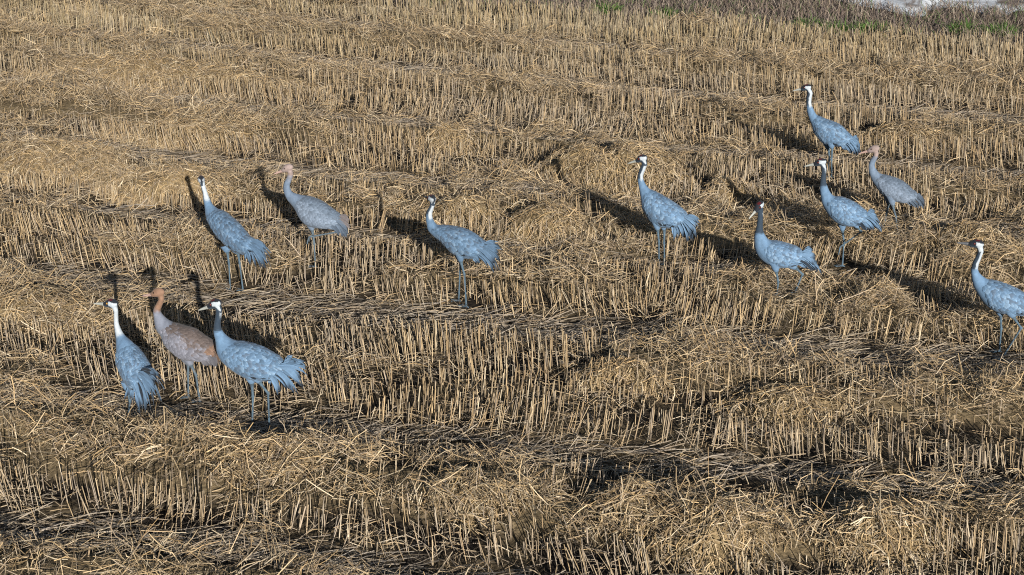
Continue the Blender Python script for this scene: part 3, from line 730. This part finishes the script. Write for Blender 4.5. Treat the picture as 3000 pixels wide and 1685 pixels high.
    for side in (1, -1):
        VV = []; QQ = []; CC = []; nn = 0
        nrow = 17
        for ir in range(nrow):
            fr = ir / (nrow - 1)
            uu = u0 + span * (fr ** .95) * .93
            flen = .038 + .072 * fr
            fwid = .024 + .016 * fr
            rr_ = float(np.interp(uu, us, ch[:, 4])) + .001
            lowphi = 62 + 26 * (1 - smoothstep(0, .25, fr)) - 4 * fr
            nph = max(4, int((180 - lowphi) / 180 * math.pi * rr_ * 1.25 / (fwid * .62)))
            for ip in range(nph + 1):
                phi = lowphi + (178 - lowphi) * (ip + .5 * (ir % 2)) / (nph + .5) + crng.normal(0, 1.6)
                if phi > 181: continue
                uj = uu + crng.normal(0, .006)
                dphi = math.degrees(fwid * .5 / max(rr_, .05))
                ta = np.array([0, .3, .62, .88, 1.0]); wp = np.array([.55, .95, 1.0, .72, .25])
                drop = crng.normal(3, 3) + 4 * (phi < 110)
                V = []
                lift = .004 + .004 * crng.random()
                for a_, w_ in zip(ta, wp):
                    for b_ in (-1, 0, 1):
                        p_ = surf(np.array(uj + flen * a_), np.array(phi - drop * a_ + b_ * dphi * w_))
                        cx = np.interp(uj + flen * a_, us, ch[:, 0]); cz = np.interp(uj + flen * a_, us, ch[:, 1])
                        nrm = p_ - np.array([cx, 0, cz]); nrm /= np.linalg.norm(nrm) + 1e-9
                        off = .0025 + lift * a_ + (.0022 if b_ == 0 else 0)
                        if b_ != 0: off -= .0012
                        V.append(p_ + nrm * off)
                V = np.array(V); V[:, 1] *= side
                k = np.arange(15).reshape(5, 3)
                q = np.stack([k[:-1, :-1], k[:-1, 1:], k[1:, 1:], k[1:, :-1]], -1).reshape(-1, 4)
                if side < 0: q = q[:, ::-1]
                if juv == 0:
                    b0 = base * (.95 + .15 * crng.normal())
                    if crng.random() < .22 and fr > .1: b0 = base * np.array([.80, .70, .66])
                    if crng.random() < .14: b0 = base * np.array([1.45, 1.32, 1.22])
                    if phi < 82 and fr > .55 and crng.random() < .22: b0 = np.array([.02, .03, .045])
                    if phi > 140: b0 = b0 * .88
                else:
                    brown = smoothstep(95, 140, phi + 12 * crng.normal())
                    if juv == 2: b0 = np.array([.24, .25, .31]) * (1 - brown) + np.array([.135, .11, .105]) * brown
                    else: b0 = np.array([.20, .255, .345]) * (1 - .6 * brown) + np.array([.085, .12, .17]) * .6 * brown
                    if juv == 2 and fr > .7 and phi > 120: b0 = np.array([.19, .125, .095])
                    b0 = b0 * (1 + .10 * crng.normal())
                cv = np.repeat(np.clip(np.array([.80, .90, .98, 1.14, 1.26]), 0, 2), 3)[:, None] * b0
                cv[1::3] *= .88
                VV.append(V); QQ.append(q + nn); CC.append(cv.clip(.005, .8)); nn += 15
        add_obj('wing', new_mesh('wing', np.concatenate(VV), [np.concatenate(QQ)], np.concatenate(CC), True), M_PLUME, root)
    # --- long drooping tertials and tail plumes, one object each
    tips = np.array(c['tips'])
    ns = c.get('plumes', 36)
    tp = np.linspace(0, len(tips) - 1, ns)
    tipi = np.stack([np.interp(tp, np.arange(len(tips)), tips[:, k]) for k in (0, 1)], -1)
    ue = us[-1]
    for i in range(ns):
        fr = i / (ns - 1)
        tip = np.array([tipi[i, 0], 0, tipi[i, 1]])
        mid_ = i % 3
        phi0 = 172 - 105 * fr + crng.normal(0, 5)
        y0 = (.3 + .7 * crng.random()) * (1 if (i % 4) else -.8)
        b_ = surf(np.array(ue - .10 + .05 * (1 - fr) + crng.normal(0, .015)), np.array(phi0))
        b_[1] = abs(b_[1]) * y0
        ln_s = crng.uniform(.82, 1.10) if 0 < i < ns - 1 else 1.0
        tip = b_ + (tip - b_) * ln_s; tip[1] = b_[1] * 1.1 + crng.normal(0, .012)
        L_ = np.linalg.norm(tip - b_)
        ctrl = (b_ + tip) / 2 + np.array([-.14 * L_, 0, .22 * L_]) * c.get('droop', 1.0)
        W = crng.choice([.013, .02, .034, .046]) * crng.uniform(.8, 1.2) * (1.0 if not juv else .85)
        ta = np.linspace(0, 1, 9); wp = np.array([.35, .6, .8, .95, 1, .98, .85, .55, .12])
        cen = ((1 - ta) ** 2)[:, None] * b_ + (2 * ta * (1 - ta))[:, None] * ctrl + (ta ** 2)[:, None] * tip
        tan = np.gradient(cen, axis=0); tan /= np.linalg.norm(tan, axis=1)[:, None]
        tilt = math.radians(crng.uniform(5, 40)) * (1 if y0 > 0 else -1)
        sidev = np.cross(tan, np.array([0, 1.0, 0])); sidev /= np.linalg.norm(sidev, axis=1)[:, None]
        wid = sidev * math.cos(tilt) + np.array([0, 1.0, 0]) * math.sin(tilt)
        nrm = np.cross(tan, wid)
        edge_n = 1 + .10 * crng.normal(size=(9, 2))
        P = np.stack([cen - wid * (W * .5 * wp * edge_n[:, 0])[:, None] - nrm * .004, cen + nrm * .003, cen + wid * (W * .5 * wp * edge_n[:, 1])[:, None] - nrm * .004], 1)
        k = np.arange(27).reshape(9, 3)
        q = np.stack([k[:-1, :-1], k[:-1, 1:], k[1:, 1:], k[1:, :-1]], -1).reshape(-1, 4)
        if juv == 0:
            b0 = base * crng.uniform(.78, 1.2)
            dk = np.array([.02, .028, .042])
            low = fr > .45
            dark_t = (smoothstep(.62, .95, ta) * (.95 if low or crng.random() < .45 else .3))[:, None]
            cv = b0 * (1 - dark_t) + dk * dark_t
            if crng.random() < .04 + .07 * low: cv = dk * 1.3 + 0 * cv
        elif juv == 1:
            b0 = np.array([.14, .19, .27]) * crng.uniform(.7, 1.2); cv = b0 * (1 - .45 * ta[:, None])
            if fr < .4 and c['n'] == 2: cv = np.array([.20, .18, .19]) * crng.uniform(.8, 1.1) + 0 * cv
        else:
            b0 = np.array([.19, .13, .10]) if fr < .45 else np.array([.18, .18, .21])
            b0 = b0 * crng.uniform(.75, 1.15); cv = b0 * (1 - .4 * ta[:, None])
        cv = np.repeat(cv[:, None, :], 3, 1); cv[:, 1] *= .82
        add_obj('tertial_feather', new_mesh('tertial_feather', P.reshape(-1, 3), [q], cv.reshape(-1, 3).clip(.005, .8), True), M_PLUME, root)

for c in CRANES: make_crane(c)
